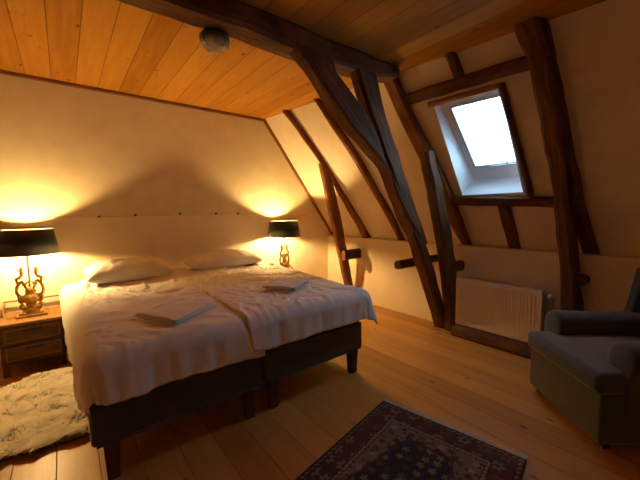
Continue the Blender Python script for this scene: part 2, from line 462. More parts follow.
# ------------------------------------------------------------------ roof timbers
def rafter(name, L, R, t, mat, label, seed, group=None):
    """L: inner far corner line, R: outer near corner line (x, y, z) falling"""
    tl = [(p[2], p[0], p[1]) for p in L]; tr = [(p[2], p[0], p[1]) for p in R]
    z0 = min(tl[0][0], tr[0][0]); z1 = max(tl[-1][0], tr[-1][0])
    zz = sorted({round(p[0], 3) for p in tl+tr if z1 <= p[0] <= z0} | {z0, z1}, reverse=True)
    rows = []
    for z in zz:
        lx, ly = interp(tl, z); rx, ry = interp(tr, z)
        rows.append([(lx, ly, z), (rx-t, ry, z), (rx+0.035, ry, z), (lx+t+0.035, ly, z)])
    o = timber(name, rows, mat, seed=seed)
    return tag(o, label, 'beam', group)

rafter('rafter', [(2.296, 3.679, 2.665), (2.749, 3.509, 2.054), (3.312, 3.431, 1.229), (3.487, 3.405, 0.96)],
       [(2.383, 3.624, 2.665), (2.848, 3.471, 2.03), (3.395, 3.33, 1.227), (3.565, 3.30, 0.96)], 0.07, M['timber_red'],
       'thin brown rafter on the slope nearest the headboard wall, met by the small leaning strut', 1)
rafter('rafter', [(2.36, 3.10, 2.665), (2.818, 2.948, 2.021), (3.322, 2.785, 1.235), (3.492, 2.755, 0.96)],
       [(2.49, 3.05, 2.665), (2.907, 2.864, 2.018), (3.405, 2.700, 1.233), (3.582, 2.685, 0.96)], 0.08, M['timber_red'],
       'reddish brown rafter on the slope just left of the curved truss brace', 2)
rafter('rafter', [(2.51, 2.21, 2.665), (2.814, 2.126, 2.148), (2.925, 2.081, 1.961), (3.304, 1.96, 1.298), (3.504, 1.87, 0.96)],
       [(2.60, 2.07, 2.665), (2.916, 1.981, 2.134), (3.037, 1.918, 1.927), (3.272, 1.834, 1.51), (3.582, 1.781, 0.96)], 0.08, M['timber_red'],
       'brown rafter on the slope between the curved truss brace and the skylight', 3)
rafter('rafter', [(2.66, 0.98, 2.665), (2.93, 0.93, 2.16), (3.06, 0.90, 1.887), (3.32, 0.84, 1.343), (3.50, 0.78, 0.96)],
       [(2.765, 0.874, 2.665), (3.012, 0.814, 2.16), (3.141, 0.798, 1.887), (3.398, 0.737, 1.343), (3.589, 0.672, 0.96)], 0.08, M['timber'],
       'dark rafter behind the thick post right of the skylight, reaching the ledge', 4)

def along(name, yA, zA, yB, zB, h, t, mat, label, seed):
    rows = []
    for k in range(4):
        y = yA+(yB-yA)*k/3; z = zA+(zB-zA)*k/3
        a, b = z+h/2, z-h/2
        rows.append([(slope(y, a)-t, y, a), (slope(y, b)-t, y, b), (slope(y, b)+0.03, y, b), (slope(y, a)+0.03, y, a)])
    return tag(timber(name, rows, mat, seed=seed), label, 'beam')
along('purlin', 2.06, 2.435, 0.95, 2.455, 0.085, 0.06, M['timber'], 'horizontal brown beam across the slope directly above the skylight', 5)
along('purlin', 1.93, 1.455, 0.90, 1.405, 0.095, 0.06, M['timber'], 'horizontal dark beam across the slope directly below the skylight', 6)
def stub(yA, zA, yB, zB, w, label, seed):
    rows = []
    for k in range(4):
        y = yA+(yB-yA)*k/3; z = zA+(zB-zA)*k/3
        rows.append([(slope(y, z)-0.05, y+w/2, z), (slope(y, z)-0.05, y-w/2, z), (slope(y, z)+0.03, y-w/2, z), (slope(y, z)+0.03, y+w/2, z)])
    return tag(timber('short_rafter', rows, M['timber'], seed=seed), label, 'beam')
stub(1.55, 2.665, 1.52, 2.48, 0.085, 'short brown timber between the ceiling and the beam above the skylight', 7)
stub(1.36, 1.40, 1.335, 0.96, 0.105, 'short brown timber from the beam below the skylight down to the ledge', 8)

# tie beam under the ceiling
rows = []
for x, dz, dy in ((XL, 0.0, -0.02), (-1.0, 0.01, 0.0), (0.0, 0.0, 0.0), (0.5, -0.008, 0.0), (1.0, 0.004, 0.0), (1.4, -0.014, 0.0), (2.0, -0.005, 0.0), (2.25, 0.01, 0.0), (2.50, 0.06, 0.0)):
    z = 2.515+dz
    rows.append([(x, 1.955+dy, z), (x, 2.155+dy, z), (x, 2.155+dy, ZC-0.004), (x, 1.955+dy, ZC-0.004)])
tag(timber('tie_beam', rows, M['timber'], seed=9), 'long dark horizontal beam under the board ceiling carrying the glass light', 'beam')

def member(name, TL, TR, ybk, yfr, mat, label, seed, zs):
    rows = []
    for z in zs:
        l = interp(TL, z); r = interp(TR, z)
        rows.append([(l[0], ybk, z), (l[0], yfr, z), (r[0], yfr, z), (r[0], ybk, z)])
    return tag(timber(name, rows, mat, seed=seed, rough=0.008), label, 'beam')
TL = [(2.52, 1.33), (2.422, 1.475), (2.259, 1.644), (2.072, 1.842), (1.896, 2.112), (1.771, 2.309), (1.574, 2.495), (1.41, 2.587), (1.279, 2.65), (1.004, 2.809), (.685, 2.981), (.3, 3.17), (0, 3.325)]
TR = [(2.52, 1.70), (2.421, 1.745), (2.236, 2.0), (2.043, 2.20), (1.9, 2.27), (1.75, 2.35), (1.5, 2.475), (1.28, 2.61), (1.0, 2.95), (.69, 3.13), (.3, 3.30), (0, 3.425)]
member('truss_brace', TL, TR, 2.08, 1.94, M['timber'], 'broad curved dark brace sweeping from the tie beam down to the floor beside the radiator', 10,
       [2.52, 2.42, 2.25, 2.07, 1.9, 1.75, 1.57, 1.41, 1.28, 1.0, .69, .3, 0.0])
TL = [(2.53, 1.96), (2.30, 2.055), (2.1, 2.19), (1.9, 2.29), (1.75, 2.39), (1.5, 2.52), (1.28, 2.66), (1.0, 2.9)]
TR = [(2.52, 2.20), (2.351, 2.271), (2.055, 2.409), (1.746, 2.59), (1.357, 2.805), (1.075, 2.987), (1.0, 3.0)]
member('truss_strut', TL, TR, 2.07, 1.955, M['timber'], 'dark strut lying along the right side of the curved brace, meeting the tie beam', 11,
       [2.53, 2.44, 2.35, 2.236, 2.05, 1.9, 1.75, 1.5, 1.357, 1.28, 1.0])
TL = [(1.93, 2.775), (1.377, 2.968), (1.034, 3.087), (.665, 3.19), (.35, 3.26), (0, 3.30)]
TR = [(1.93, 2.90), (1.268, 3.212), (.9, 3.32), (.665, 3.385), (.351, 3.385), (0, 3.385)]
member('truss_post', TL, TR, 1.945, 1.835, M['timber'], 'dark post from the rafter left of the skylight to the floor beside the radiator', 12,
       [1.93, 1.6, 1.377, 1.2, 1.034, .8, .665, .35, 0.0])
def peg(b, label, seed):
    x0, x1, y0, y1, z0, z1 = b
    rows = [[(x, y0, z1), (x, y0, z0), (x, y1, z0), (x, y1, z1)] for x in (x0, (x0+x1)/2, x1)]
    return tag(timber('short_tie', rows, M['timber'], seed=seed, rough=0.004), label, 'beam')
peg((2.71, XK+0.01, 2.085, 2.17, 0.745, 0.83), 'short dark cross timber poking out left of the curved brace', 13)
peg((3.25, XK+0.01, 1.795, 1.87, 0.68, 0.79), 'short dark cross timber from the truss post to the knee wall by the radiator', 14)
peg((3.13, XK+0.01, 3.385, 3.46, 0.655, 0.80), 'short brown cross timber from the small leaning strut to the wall', 15)

# small strut behind the bed
TL = [(2.02, 2.785), (1.351, 2.946), (1.164, 2.999), (.394, 3.201), (0, 3.31)]
TR = [(2.02, 2.895), (1.518, 3.087), (.248, 3.373), (0, 3.43)]
member('leaning_strut', TL, TR, 3.56, 3.465, M['timber_red'], 'small leaning brown strut behind the bed beside the right bedside lamp', 16, [2.02, 1.7, 1.351, 1.0, .6, .3, 0.0])

# thick post right of the skylight
RL = [(2.60, 1.045, 2.665), (2.723, 0.991, 2.434), (2.921, 0.956, 2.032), (3.032, 0.948, 1.8), (3.214, 0.925, 1.422), (3.3, 0.881, 0.783), (3.3, 0.861, 0.48), (3.3, 0.86, 0)]
RR = [(2.755, 0.885, 2.665), (2.89, 0.846, 2.413), (3.075, 0.818, 2.025), (3.211, 0.821, 1.736), (3.36, 0.81, 1.336), (3.42, 0.777, 0.928), (3.42, 0.731, 0.486), (3.42, 0.73, 0)]
tl = [(p[2], p[0], p[1]) for p in RL]; tr = [(p[2], p[0], p[1]) for p in RR]
rows = []
for z in (2.665, 2.434, 2.2, 2.03, 1.8, 1.6, 1.42, 1.2, 0.93, 0.78, 0.48, 0.2, 0.0):
    lx, ly = interp(tl, z); rx, ry = interp(tr, z)
    rows.append([(lx, ly, z), (rx-0.13, ry+0.01, z), (rx+0.02, ry, z), (lx+0.14, ly, z)])
tag(timber('roof_post', rows, M['timber'], seed=17, rough=0.011), 'thick rough dark post right of the skylight running behind the armchair', 'beam')
peg((3.33, XK+0.01, 0.70, 0.80, 0.71, 0.785), 'short dark cross timber at the thick post behind the armchair', 18)

# sill beam on the floor along the knee wall
rows = [[(3.22, y, 0.105), (3.20, y, 0.0), (XK+0.0, y, 0.0), (XK+0.0, y, 0.105)] for y in (0.88, 1.0, 1.2, 1.5, 1.80)]
tag(timber('sill_beam', rows, M['timber'], seed=19, rough=0.004), 'low dark timber lying on the floor under the radiator', 'beam')

# ------------------------------------------------------------------ radiator
rad = empty('radiator', (3.36, 1.41, 0.11)); tag(rad, 'cream white ribbed panel radiator under the skylight', 'radiator')
Wr = 0.405; z0, z1 = 0.0, 0.50
v, f = [], []
nrib = 25; prof = []
for k in range(nrib):
    c = -Wr+0.02+(2*Wr-0.04)*(k+0.5)/nrib; p = (2*Wr-0.04)/nrib
    prof += [(c-p*0.5, 0.010), (c-p*0.28, 0.0), (c+p*0.20, 0.0), (c+p*0.38, 0.010)]
prof = [(-Wr, 0.0), (-Wr+0.018, 0.0)]+prof+[(Wr-0.018, 0.0), (Wr, 0.0)]
zsr = [0.0, 0.025, 0.04, 0.46, 0.475, 0.50]
for z in zsr:
    k = 0 if z in (0.0, 0.025, 0.475, 0.50) else 1
    for y, d in prof: v.append((d*k*1.7-0.03, y, z))
m = len(prof)
for i in range(len(zsr)-1):
    for j in range(m-1): f.append((i*m+j, i*m+j+1, (i+1)*m+j+1, (i+1)*m+j))
o = from_data('front_panel', v, f, M['rad'], rad)
s = o.modifiers.new('s', 'SOLIDIFY'); s.thickness = 0.012
bm = box(bmesh.new(), 0.0, 0.055, -Wr+0.01, Wr-0.01, 0.01, 0.49, bev=0.004)
from_bm('back_panel', bm, M['rad'], rad)
bm = bmesh.new()
for k in range(38):
    y = -Wr+0.012+(2*Wr-0.024)*k/37; box(bm, -0.03, 0.055, y-0.003, y+0.003, 0.494, 0.503)
box(bm, -0.034, -0.026, -Wr, Wr, 0.488, 0.505); box(bm, 0.05, 0.058, -Wr, Wr, 0.488, 0.505)
from_bm('top_grille', bm, M['rad'], rad)
bm = lathe(bmesh.new(), [(0, 0), (0.018, 0), (0.021, 0.008), (0.021, 0.04), (0.015, 0.055), (0, 0.055)], 16)
bmesh.ops.rotate(bm, verts=bm.verts, cent=(0, 0, 0), matrix=Matrix.Rotation(-PI/2, 3, 'Y'))
from_bm('valve_knob', bm, M['white'], rad, True, (0.01, -Wr-0.055, 0.465))
bm = bmesh.new(); tube(bm, [(0.012, -Wr, 0.465), (0.012, -Wr-0.05, 0.465), (0.02, -Wr-0.058, 0.3), (0.02, -Wr-0.058, 0.0)], 0.009, 8, 5)
from_bm('pipe', bm, M['steel'], rad, True)

# ------------------------------------------------------------------ beds
def bed(name, x0, x1, label):
    w = x1-x0; L = 2.17
    r = empty(name, ((x0+x1)/2, 1.87, 0)); tag(r, label, 'bed', 'pair of single beds pushed together')
    boxo('bed_base', (-w/2, w/2, 0, L, 0.205, 0.425), M['base'], r, bev=0.02, seg=3)
    boxo('mattress', (-w/2+0.01, w/2-0.01, 0.01, L, 0.425, 0.645), M['sheet'], r, bev=0.05, seg=4, smooth=True)
    bm = bmesh.new(); 
    for zz in (0.208, 0.422):
        tube(bm, [(-w/2+0.02, 0, zz), (0, -0.002, zz), (w/2-0.02, 0, zz)], 0.006, 6, 4)
    from_bm('piping', bm, M['base'], r, True)
    for sx in (-1, 1):
        for yy in (0.042, L-0.08):
            bm = bmesh.new(); cx = sx*(w/2-0.085)
            a, b = 0.036, 0.027
            rr = [[bm.verts.new((cx+p*k, yy+q*k, z)) for p, q in ((-1, -1), (1, -1), (1, 1), (-1, 1))] for k, z in ((b, 0.0), (a, 0.21))]
            for j in range(4): bm.faces.new((rr[0][j], rr[0][(j+1) % 4], rr[1][(j+1) % 4], rr[1][j]))
            bm.faces.new(rr[0]); bm.faces.new(rr[1])
            gx(from_bm('leg', bm, M['legwood'], r))
    return r
bed('bed', 0.035, 0.972, 'left single bed with dark grey upholstered base, beside the shaggy rug')
bed('bed', 0.983, 1.92, 'right single bed with dark grey upholstered base, nearer the roof timbers')

def duvet(name, label, xl, xr, y0, y1, zt, hl, hr, hf, seed, mat=None, flare=(0.12, 0.12, 0.10), amp=1.0):
    """cloth draped over a flat top; xl, xr: functions of y (top edges); hangs hl left, hr right, hf at the foot"""
    step = 0.012; r = 0.085
    na = int((1.0+hl+hr)/step); nb = int((y1-y0+hf)/step)
    v, f = [], []
    for j in range(nb+1):
        b = -hf+(y1-y0+hf)*j/nb
        for i in range(na+1):
            yy = y0+max(b, 0)
            a0, a1 = xl(yy), xr(yy); W = a1-a0
            a = -hl+(W+hl+hr)*i/na
            # uneven hems
            hem = 1+0.16*noise.noise(Vector((a*2.3, b*2.3, seed)))+0.05*noise.noise(Vector((a*9, b*9, seed)))
            db = max(0, -b)*hem
            dl = max(0, -a)*hem; dr = max(0, a-W)*hem
            da = dl if dl > dr else dr; sgn = -1 if dl > dr else 1
            d = (da**4+db**4)**0.25
            cx = a0+min(max(a, 0), W); cy = yy
            dn = math.hypot(da, db); nx, nyv = (0, 0) if dn < 1e-6 else (sgn*da/dn, -db/dn)
            if d <= 0: out, drop = 0, 0
            elif d < r*PI/2: out, drop = r*math.sin(d/r), r*(1-math.cos(d/r))
            else:
                e = d-r*PI/2; fl = flare[0] if dl > dr else flare[1]
                if db > da: fl = flare[2]
                out, drop = r+e*fl, r+e*0.985
            if da > 0 and db > 0: out += (0.15 if sgn > 0 else 0.0)*min(da, db)       # corners poke out
            # wrinkles
            P = Vector((cx, cy, 0))
            flow = noise.noise(Vector((cx*1.1, cy*1.1, seed+9)))*1.2
            ang = 0.9+flow
            q = Vector((math.cos(ang)*cx+math.sin(ang)*cy, -math.sin(ang)*cx+math.cos(ang)*cy, 0))
            rid = 1-abs(noise.noise(Vector((q.x*6.5, q.y*1.6, seed+3))))*2.4
            rid2 = 1-abs(noise.noise(Vector((q.y*9.0+3, q.x*2.6, seed+5))))*2.6
            h = 0.015*max(rid, 0)**4+0.009*max(rid2, 0)**4+0.016*noise.noise(Vector((cx*2.6, cy*2.6, seed)))
            rid3 = 1-abs(noise.noise(Vector((q.x*15+5, q.y*3.5, seed+8))))*3.2
            h += 0.003*max(rid3, 0)**2
            h *= amp
            # extra rumple towards the head
            t = min(max((cy-3.2)/0.5, 0), 1)
            h += t*0.028*max(0, 1-abs(noise.noise(Vector((cx*9, cy*2.2, seed+1))))*3)
            s = (a if db > da*0.7 else cy)
            fold = math.sin(s*21+6*noise.noise(Vector((s*3, seed, 0))))*0.35+noise.noise(Vector((s*16, d*3, seed)))
            k = min(max((d-0.05)/0.22, 0), 1)
            out += fold*0.011*k+0.02*noise.noise(Vector((cx*4, cy*4, d*5+seed)))*k
            v.append((cx+nx*out, cy+nyv*out, zt-drop+h*(1-0.6*min(d/0.1, 1))))
    for j in range(nb):
        for i in range(na):
            a = j*(na+1)+i; f.append((a, a+1, a+na+2, a+na+1))
    ox, oy = (xl(y0)+xr(y0))/2, y0
    v = [(x-ox, y-oy, z) for x, y, z in v]
    o = from_data(name, v, f, mat or M['sheet'], None, True, (ox, oy, 0))
    s = o.modifiers.new('s', 'SOLIDIFY'); s.thickness = 0.014; s.offset = 1
    return tag(o, label, 'duvet')
duvet('duvet', 'rumpled white duvet on the left bed, hanging over its side towards the shaggy rug',
      lambda y: 0.11-0.04*(y-1.9), lambda y: 0.97+0.0*y, 1.93, 4.05, 0.668, 0.33, 0.0, 0.29, 11.0, flare=(0.0, 0, 0.08), amp=0.95)
duvet('duvet', 'white duvet on the right bed, its corner hanging near the roof timbers',
      lambda y: 0.89+0.025*(y-1.9), lambda y: 1.92+0.06*(y-1.9), 1.925, 4.05, 0.683, 0.02, 0.27, 0.275, 23.0, flare=(0.1, 0.12, 0.08), amp=0.85)

# pillows
def pillow(label, c, w, d, h, rz, seed, tilt=0.0):
    n = 48; bm = bmesh.new(); top, bot = [], []
    for j in range(n+1):
        for i in range(n+1):
            u = -1+2*i/n; w_ = -1+2*j/n
            t = (max(0, 1-abs(u)**2.6)*max(0, 1-abs(w_)**2.6))**0.42
            e = 1-0.07*(1-abs(u)**2)*1.0*(abs(w_)**6); g = 1-0.06*(1-abs(w_)**2)*(abs(u)**6)
            x, y = u*w/2*g, w_*d/2*e
            wr = noise.noise(Vector((u*2.2+seed, w_*2.2, 0)))*0.020+(1-abs(noise.noise(Vector((u*4+seed*2, w_*2, 4))))*3)*0.006
            edge = min(1, (1-max(abs(u), abs(w_)))*5)
            top.append(bm.verts.new((x, y, h*0.42+t*h*0.58+wr*edge*t)))
            bot.append(bm.verts.new((x, y, h*0.42-t*h*0.40)))
    for j in range(n):
        for i in range(n):
            a = j*(n+1)+i
            bm.faces.new((top[a], top[a+1], top[a+n+2], top[a+n+1])); bm.faces.new((bot[a], bot[a+n+1], bot[a+n+2], bot[a+1]))
    bmesh.ops.remove_doubles(bm, verts=bm.verts, dist=0.0015)
    o = from_bm('pillow', bm, M['pillow'], None, True, c, rz)
    o.rotation_euler = (tilt, 0, rz)
    return tag(o, label, 'pillow', 'pillows at the head of the beds')
pillow('white pillow on the left bed, nearer the left nightstand lamp', (0.50, 3.80, 0.695), 0.76, 0.44, 0.20, 0.04, 1.3, 0.10)
pillow('white pillow on the right bed nearer the leaning strut', (1.50, 3.82, 0.70), 0.88, 0.42, 0.19, -0.02, 6.1, 0.10)

# folded towels
def towel(label, pts, z, seed):
    c = sum((Vector((x, y, 0)) for x, y in pts), Vector())/4
    r = empty('folded_towel', (c.x, c.y, z)); tag(r, label, 'towel', 'folded towels laid on the beds')
    P = [Vector((x, y, 0))-c for x, y in pts]
    for k, (zz, sc, nm) in enumerate(((0.0, 1.0, 'lower_fold'), (0.014, 0.98, 'upper_fold'))):
        n = 14; v, f = [], []
        for s in (0, 1):
            for j in range(n+1):
                for i in range(n+1):
                    u, w = i/n, j/n
                    p = (P[0]*(1-u)*(1-w)+P[1]*u*(1-w)+P[2]*u*w+P[3]*(1-u)*w)*sc
                    ed = min(u, 1-u, w, 1-w); rr = min(1, ed*6)**0.5
                    h = 0.009+(0.009*rr if s else -0.009*rr)
                    h += 0.012*noise.noise(Vector((p.x*9, p.y*9, seed)))
                    v.append((p.x, p.y, zz+h))
        m = (n+1)**2
        for s in (0, 1):
            for j in range(n):
                for i in range(n):
                    a = s*m+j*(n+1)+i; q = (a, a+1, a+n+2, a+n+1); f.append(q if s else q[::-1])
        bm = bmesh.new(); me = bpy.data.meshes.new('t'); me.from_pydata(v, [], f); bm.from_mesh(me)
        bmesh.ops.remove_doubles(bm, verts=bm.verts, dist=0.0008)
        from_bm(nm, bm, M['towel'], r, True)
towel('folded white towel lying across the middle of the left bed', [(0.31, 2.30), (0.47, 1.97), (0.80, 2.22), (0.66, 2.50)], 0.700, 2)
towel('folded white towel lying on the right bed', [(1.26, 2.40), (1.41, 2.12), (1.69, 2.29), (1.58, 2.56)], 0.722, 5)

# ------------------------------------------------------------------ nightstands
def nightstand(c):
    r = empty('nightstand', (c[0], c[1], 0)); w, d, H = 0.45, 0.46, 0.455
    # local: front faces -y
    for part, b in (('body', (-w/2+0.012, w/2-0.012, -d/2+0.015, d/2, 0.10, H-0.022)),):
        gx(boxo(part, b, M['nsfront'], r, bev=0.004))
    gx(boxo('top', (-w/2, w/2, -d/2, d/2, H-0.024, H), M['rattan'], r, bev=0.006))
    gx(boxo('back_rail', (-w/2+0.005, w/2-0.005, d/2-0.016, d/2-0.003, H+0.098, H+0.112), M['rattan'], r, bev=0.004))
    for px in (-w/2+0.012, w/2-0.012):
        gx(boxo('rail_post', (px-0.006, px+0.006, d/2-0.015, d/2-0.004, H, H+0.10), M['rattan'], r, bev=0.002))
        bm = bmesh.new(); tube(bm, [(px, d/2-0.012, H+0.10), (px, d/2-0.08, H+0.075), (px, d/2-0.15, H+0.02), (px, d/2-0.155, H)], 0.006, 8, 5)
        gx(from_bm('side_rail', bm, M['rattan'], r, True))
    for z0 in (0.125, 0.280):
        dr = gx(boxo('drawer', (-w/2+0.03, w/2-0.03, -d/2+0.0, -d/2+0.03, z0, z0+0.135), M['nsfront'], r, bev=0.006))
        bm = bmesh.new(); a, b, z = 0.062, 0.016, z0+0.105
        box(bm, -a, a, -d/2-0.004, -d/2+0.012, z-b, z+b, bev=0.006)
        from_bm('drawer_handle', bm, M['black'], dr)
        # moulded border round the drawer front
        bm = bmesh.new(); x0, x1, za, zb = -w/2+0.045, w/2-0.045, z0+0.012, z0+0.123
        for bb in ((x0, x1, za, za+0.008), (x0, x1, zb-0.008, zb), (x0, x0+0.008, za+0.008, zb-0.008), (x1-0.008, x1, za+0.008, zb-0.008)):
            box(bm, bb[0], bb[1], -d/2-0.003, -d/2+0.003, bb[2], bb[3])
        gx(from_bm('drawer_border', bm, M['rattan'], dr))
    for sx in (-1, 1):
        for sy in (-1, 1):
            cx, cy = sx*(w/2-0.035), sy*(d/2-0.04)
            gx(boxo('leg', (cx-0.02, cx+0.02, cy-0.02, cy+0.02, 0, 0.105), M['legwood'], r, bev=0.004))
    return r
ns = nightstand((-0.268, 3.905)); tag(ns, 'low wooden two-drawer nightstand on the far left below the left lamp', 'nightstand', 'matching nightstands beside the beds')
n2 = copy_tree(ns); n2.location = (2.44, 3.905, 0); tag(n2, 'wooden nightstand hidden mostly behind the right bed, under the right lamp', 'nightstand')

# ------------------------------------------------------------------ table lamps
def table_lamp(c):
    r = empty('table_lamp', c)
    bm = bmesh.new()
    box(bm, -0.105, 0.105, -0.07, 0.07, 0.0, 0.022, bev=0.004); box(bm, -0.085, 0.085, -0.058, 0.058, 0.022, 0.042, bev=0.006)
    box(bm, -0.062, 0.062, -0.046, 0.046, 0.042, 0.058, bev=0.006)
    lathe(bm, [(0, .05), (.045, .055), (.05, .066), (.035, .08), (.028, .095), (.04, .108), (.03, .12), (0, .12)], 20)
    from_bm('plinth', bm, M['gold'], r, False)
    bm = bmesh.new()
    # urn-like leaf body
    lathe(bm, [(0, .11), (.03, .115), (.058, .14), (.066, .165), (.05, .19), (.03, .205), (.038, .225), (.026, .245), (.014, .262), (0, .268)], 20)
    for v in bm.verts:
        a = math.atan2(v.co.y, v.co.x); k = 1+0.14*math.cos(a*7); v.co.x *= k; v.co.y *= k*0.75
    from_bm('urn_body', bm, M['gold'], r, True)
    for s in (-1, 1):
        bm = bmesh.new()
        # small foot scroll, big S-scroll, upper scroll
        tube(bm, [(s*.03, 0, .075), (s*.075, 0, .068), (s*.092, 0, .092), (s*.078, 0, .112), (s*.062, 0, .098)], [0.0121, 0.0135, 0.0121, 0.0108, 0.0081], 8, 6)
        tube(bm, [(s*.045, 0, .15), (s*.085, 0, .135), (s*.098, 0, .165), (s*.078, 0, .185), (s*.068, 0, .165)], [0.0162, 0.0162, 0.0149, 0.0121, 0.0095], 8, 6)
        tube(bm, [(s*.082, 0, .165), (s*.105, 0, .20), (s*.112, 0, .24), (s*.092, 0, .285), (s*.062, 0, .305), (s*.05, 0, .285), (s*.066, 0, .272)], [0.0162, 0.0149, 0.0135, 0.0135, 0.0121, 0.0108, 0.0095], 8, 6)
        tube(bm, [(s*.090, 0, .285), (s*.104, 0, .31), (s*.096, 0, .335), (s*.072, 0, .345), (s*.058, 0, .375), (s*.066, 0, .405), (s*.078, 0, .40)], [0.0135, 0.0135, 0.0135, 0.0135, 0.0135, 0.0108, 0.0081], 8, 6)
        tube(bm, [(s*.02, 0, .235), (s*.04, 0, .26), (s*.03, 0, .29), (s*.012, 0, .30)], [0.0121, 0.0121, 0.0095, 0.0081], 8, 5)
        lathe(bm, [(0, .36), (.016, .365), (.020, .38), (.012, .395), (.018, .41), (.012, .428), (0, .435)], 12, (s*.060, 0, 0))
        # leaf tips along the scroll
        for (x, z, l) in ((.108, .205, .02), (.106, .25, .018), (.102, .32, .018), (.078, .395, .016)):
            tube(bm, [(s*x, 0, z), (s*(x+l*.7), 0, z+l*.6), (s*(x+l*.8), 0, z+l*1.4)], [0.0108, 0.0081, 0.0027], 6, 3)
        for v in bm.verts:
            z = v.co.z; v.co.x = v.co.x*0.80
            v.co.z = z if z < .12 else .12+(z-.12)*1.06
        from_bm('scroll_arm', bm, M['gold'], r, True)
    bm = bmesh.new()
    tube(bm, [(0, 0, .25), (0, 0, .36), (0, 0, .50), (0, 0, .556)], [.010, .007, .007, .012], 10, 4)
    from_bm('stem', bm, M['gold'], r, True)
    bm = lathe(bmesh.new(), [(0, 0), (.014, 0), (.017, .03), (.014, .045), (0, .045)], 14)
    from_bm('bulb_holder', bm, M['collar'], r, True, (0, 0, 0.552))
    bm = lathe(bmesh.new(), [(0, 0), (.012, .0), (.014, .012), (.026, .035), (.030, .052), (.024, .07), (.012, .08), (0, .083)], 16)
    from_bm('bulb', bm, M['bulb'], r, True, (0, 0, 0.594))
    # shade: outer skin and lining, with rim rings and a spider
    r0, r1, z0, z1 = 0.232, 0.197, 0.562, 0.782
    bm = lathe(bmesh.new(), [(r0, z0), (r1, z1), (r1-.003, z1), (r0-.003, z0), (r0, z0)], 56)
    bmesh.ops.remove_doubles(bm, verts=bm.verts, dist=1e-5)
    sh = from_bm('lamp_shade', bm, M['shade'], r, True)
    bm = lathe(bmesh.new(), [(r0-.0035, z0+.001), (r1-.0035, z1-.001), (r1-.0045, z1-.001), (r0-.0045, z0+.001), (r0-.0035, z0+.001)], 56)
    bmesh.ops.remove_doubles(bm, verts=bm.verts, dist=1e-5)
    from_bm('shade_lining', bm, M['shadein'], sh, True)
    bm = bmesh.new()
    for k in range(3):
        a = 2*PI*k/3+.5; tube(bm, [(.015*math.cos(a), .015*math.sin(a), .708), (.1*math.cos(a), .1*math.sin(a), .74), (.192*math.cos(a), .192*math.sin(a), .775)], .0025, 6, 3)
    tube(bm, [(0.02, 0, .60), (.045, 0, .64), (.035, 0, .69), (0, 0, .71)], .002, 6, 4)
    tube(bm, [(-0.02, 0, .60), (-.045, 0, .64), (-.035, 0, .69), (0, 0, .71)], .002, 6, 4)
    from_bm('shade_carrier', bm, M['peg'], r, True)
    return r
l1 = table_lamp((-0.275, 3.88, 0.455)); tag(l1, 'lit ornate gold lamp with black shade on the left nightstand', 'lamp', 'matching gilt bedside lamps')
l2 = copy_tree(l1); l2.location = (2.42, 3.88, 0.455); l2.rotation_euler.z = 0.25
tag(l2, 'lit gold lamp with black shade between the right bed and the leaning strut', 'lamp')

# ------------------------------------------------------------------ ceiling light under the tie beam
cl = empty('ceiling_light', (0.855, 2.165, 2.510)); tag(cl, 'small round glass light fixed under the dark tie beam', 'lamp')
bm = lathe(bmesh.new(), [(0, 0.0), (.088, 0.0), (.096, -.01), (.096, -.032), (.086, -.038), (0, -.036)], 32)
from_bm('mounting_ring', bm, M['collar'], cl, True)
bm = lathe(bmesh.new(), [(.086, -.030), (.092, -.045), (.088, -.062), (.07, -.076), (.03, -.082), (0, -.083), (0, -.079), (.03, -.078), (.067, -.072), (.084, -.06), (.086, -.05), (.082, -.030)], 32)
for v in bm.verts:
    a = math.atan2(v.co.y, v.co.x); k = 1+0.012*math.cos(a*16); v.co.x *= k; v.co.y *= k
from_bm('glass_bowl', bm, M['bowl'], cl, True)
bm = lathe(bmesh.new(), [(0, -.034), (.03, -.036), (.034, -.05), (.02, -.068), (0, -.072)], 16)
from_bm('unlit_bulb', bm, M['white'], cl, True)
bm = bmesh.new()
for k in range(4):
    bm = bmesh.new(); a = PI*k/4*2+0.4; tube(bm, [(.094*math.cos(a), .094*math.sin(a), -.03), (.093*math.cos(a), .093*math.sin(a), -.055), (.06*math.cos(a), .06*math.sin(a), -.082)], .003, 6, 4)
    from_bm('wire_guard', bm, M['collar'], cl, True)

# ------------------------------------------------------------------ pegs on the wall
names = ['leftmost small dark peg on the headboard wall, above the left pillow edge', 'second from left of five small dark wall pegs, above the left pillow',
         'middle one of five small dark wall pegs, above the gap between the pillows', 'second from right of five small dark wall pegs, above the right pillow',
         'rightmost small dark wall peg, nearest the right lamp']
for (x, z), lb in zip(((0.30, 1.338), (0.64, 1.350), (1.12, 1.356), (1.565, 1.352), (1.87, 1.347)), names):
    bm = lathe(bmesh.new(), [(0, 0), (.011, 0), (.012, .008), (.006, .014), (.005, .032), (.009, .036), (.008, .042), (0, .044)], 12)
    bmesh.ops.rotate(bm, verts=bm.verts, cent=(0, 0, 0), matrix=Matrix.Rotation(PI/2, 3, 'X'))
    tag(from_bm('wall_peg', bm, M['peg'], None, True, (x, YB-0.0, z+0.0)), lb, 'peg', 'row of wall pegs over the beds')

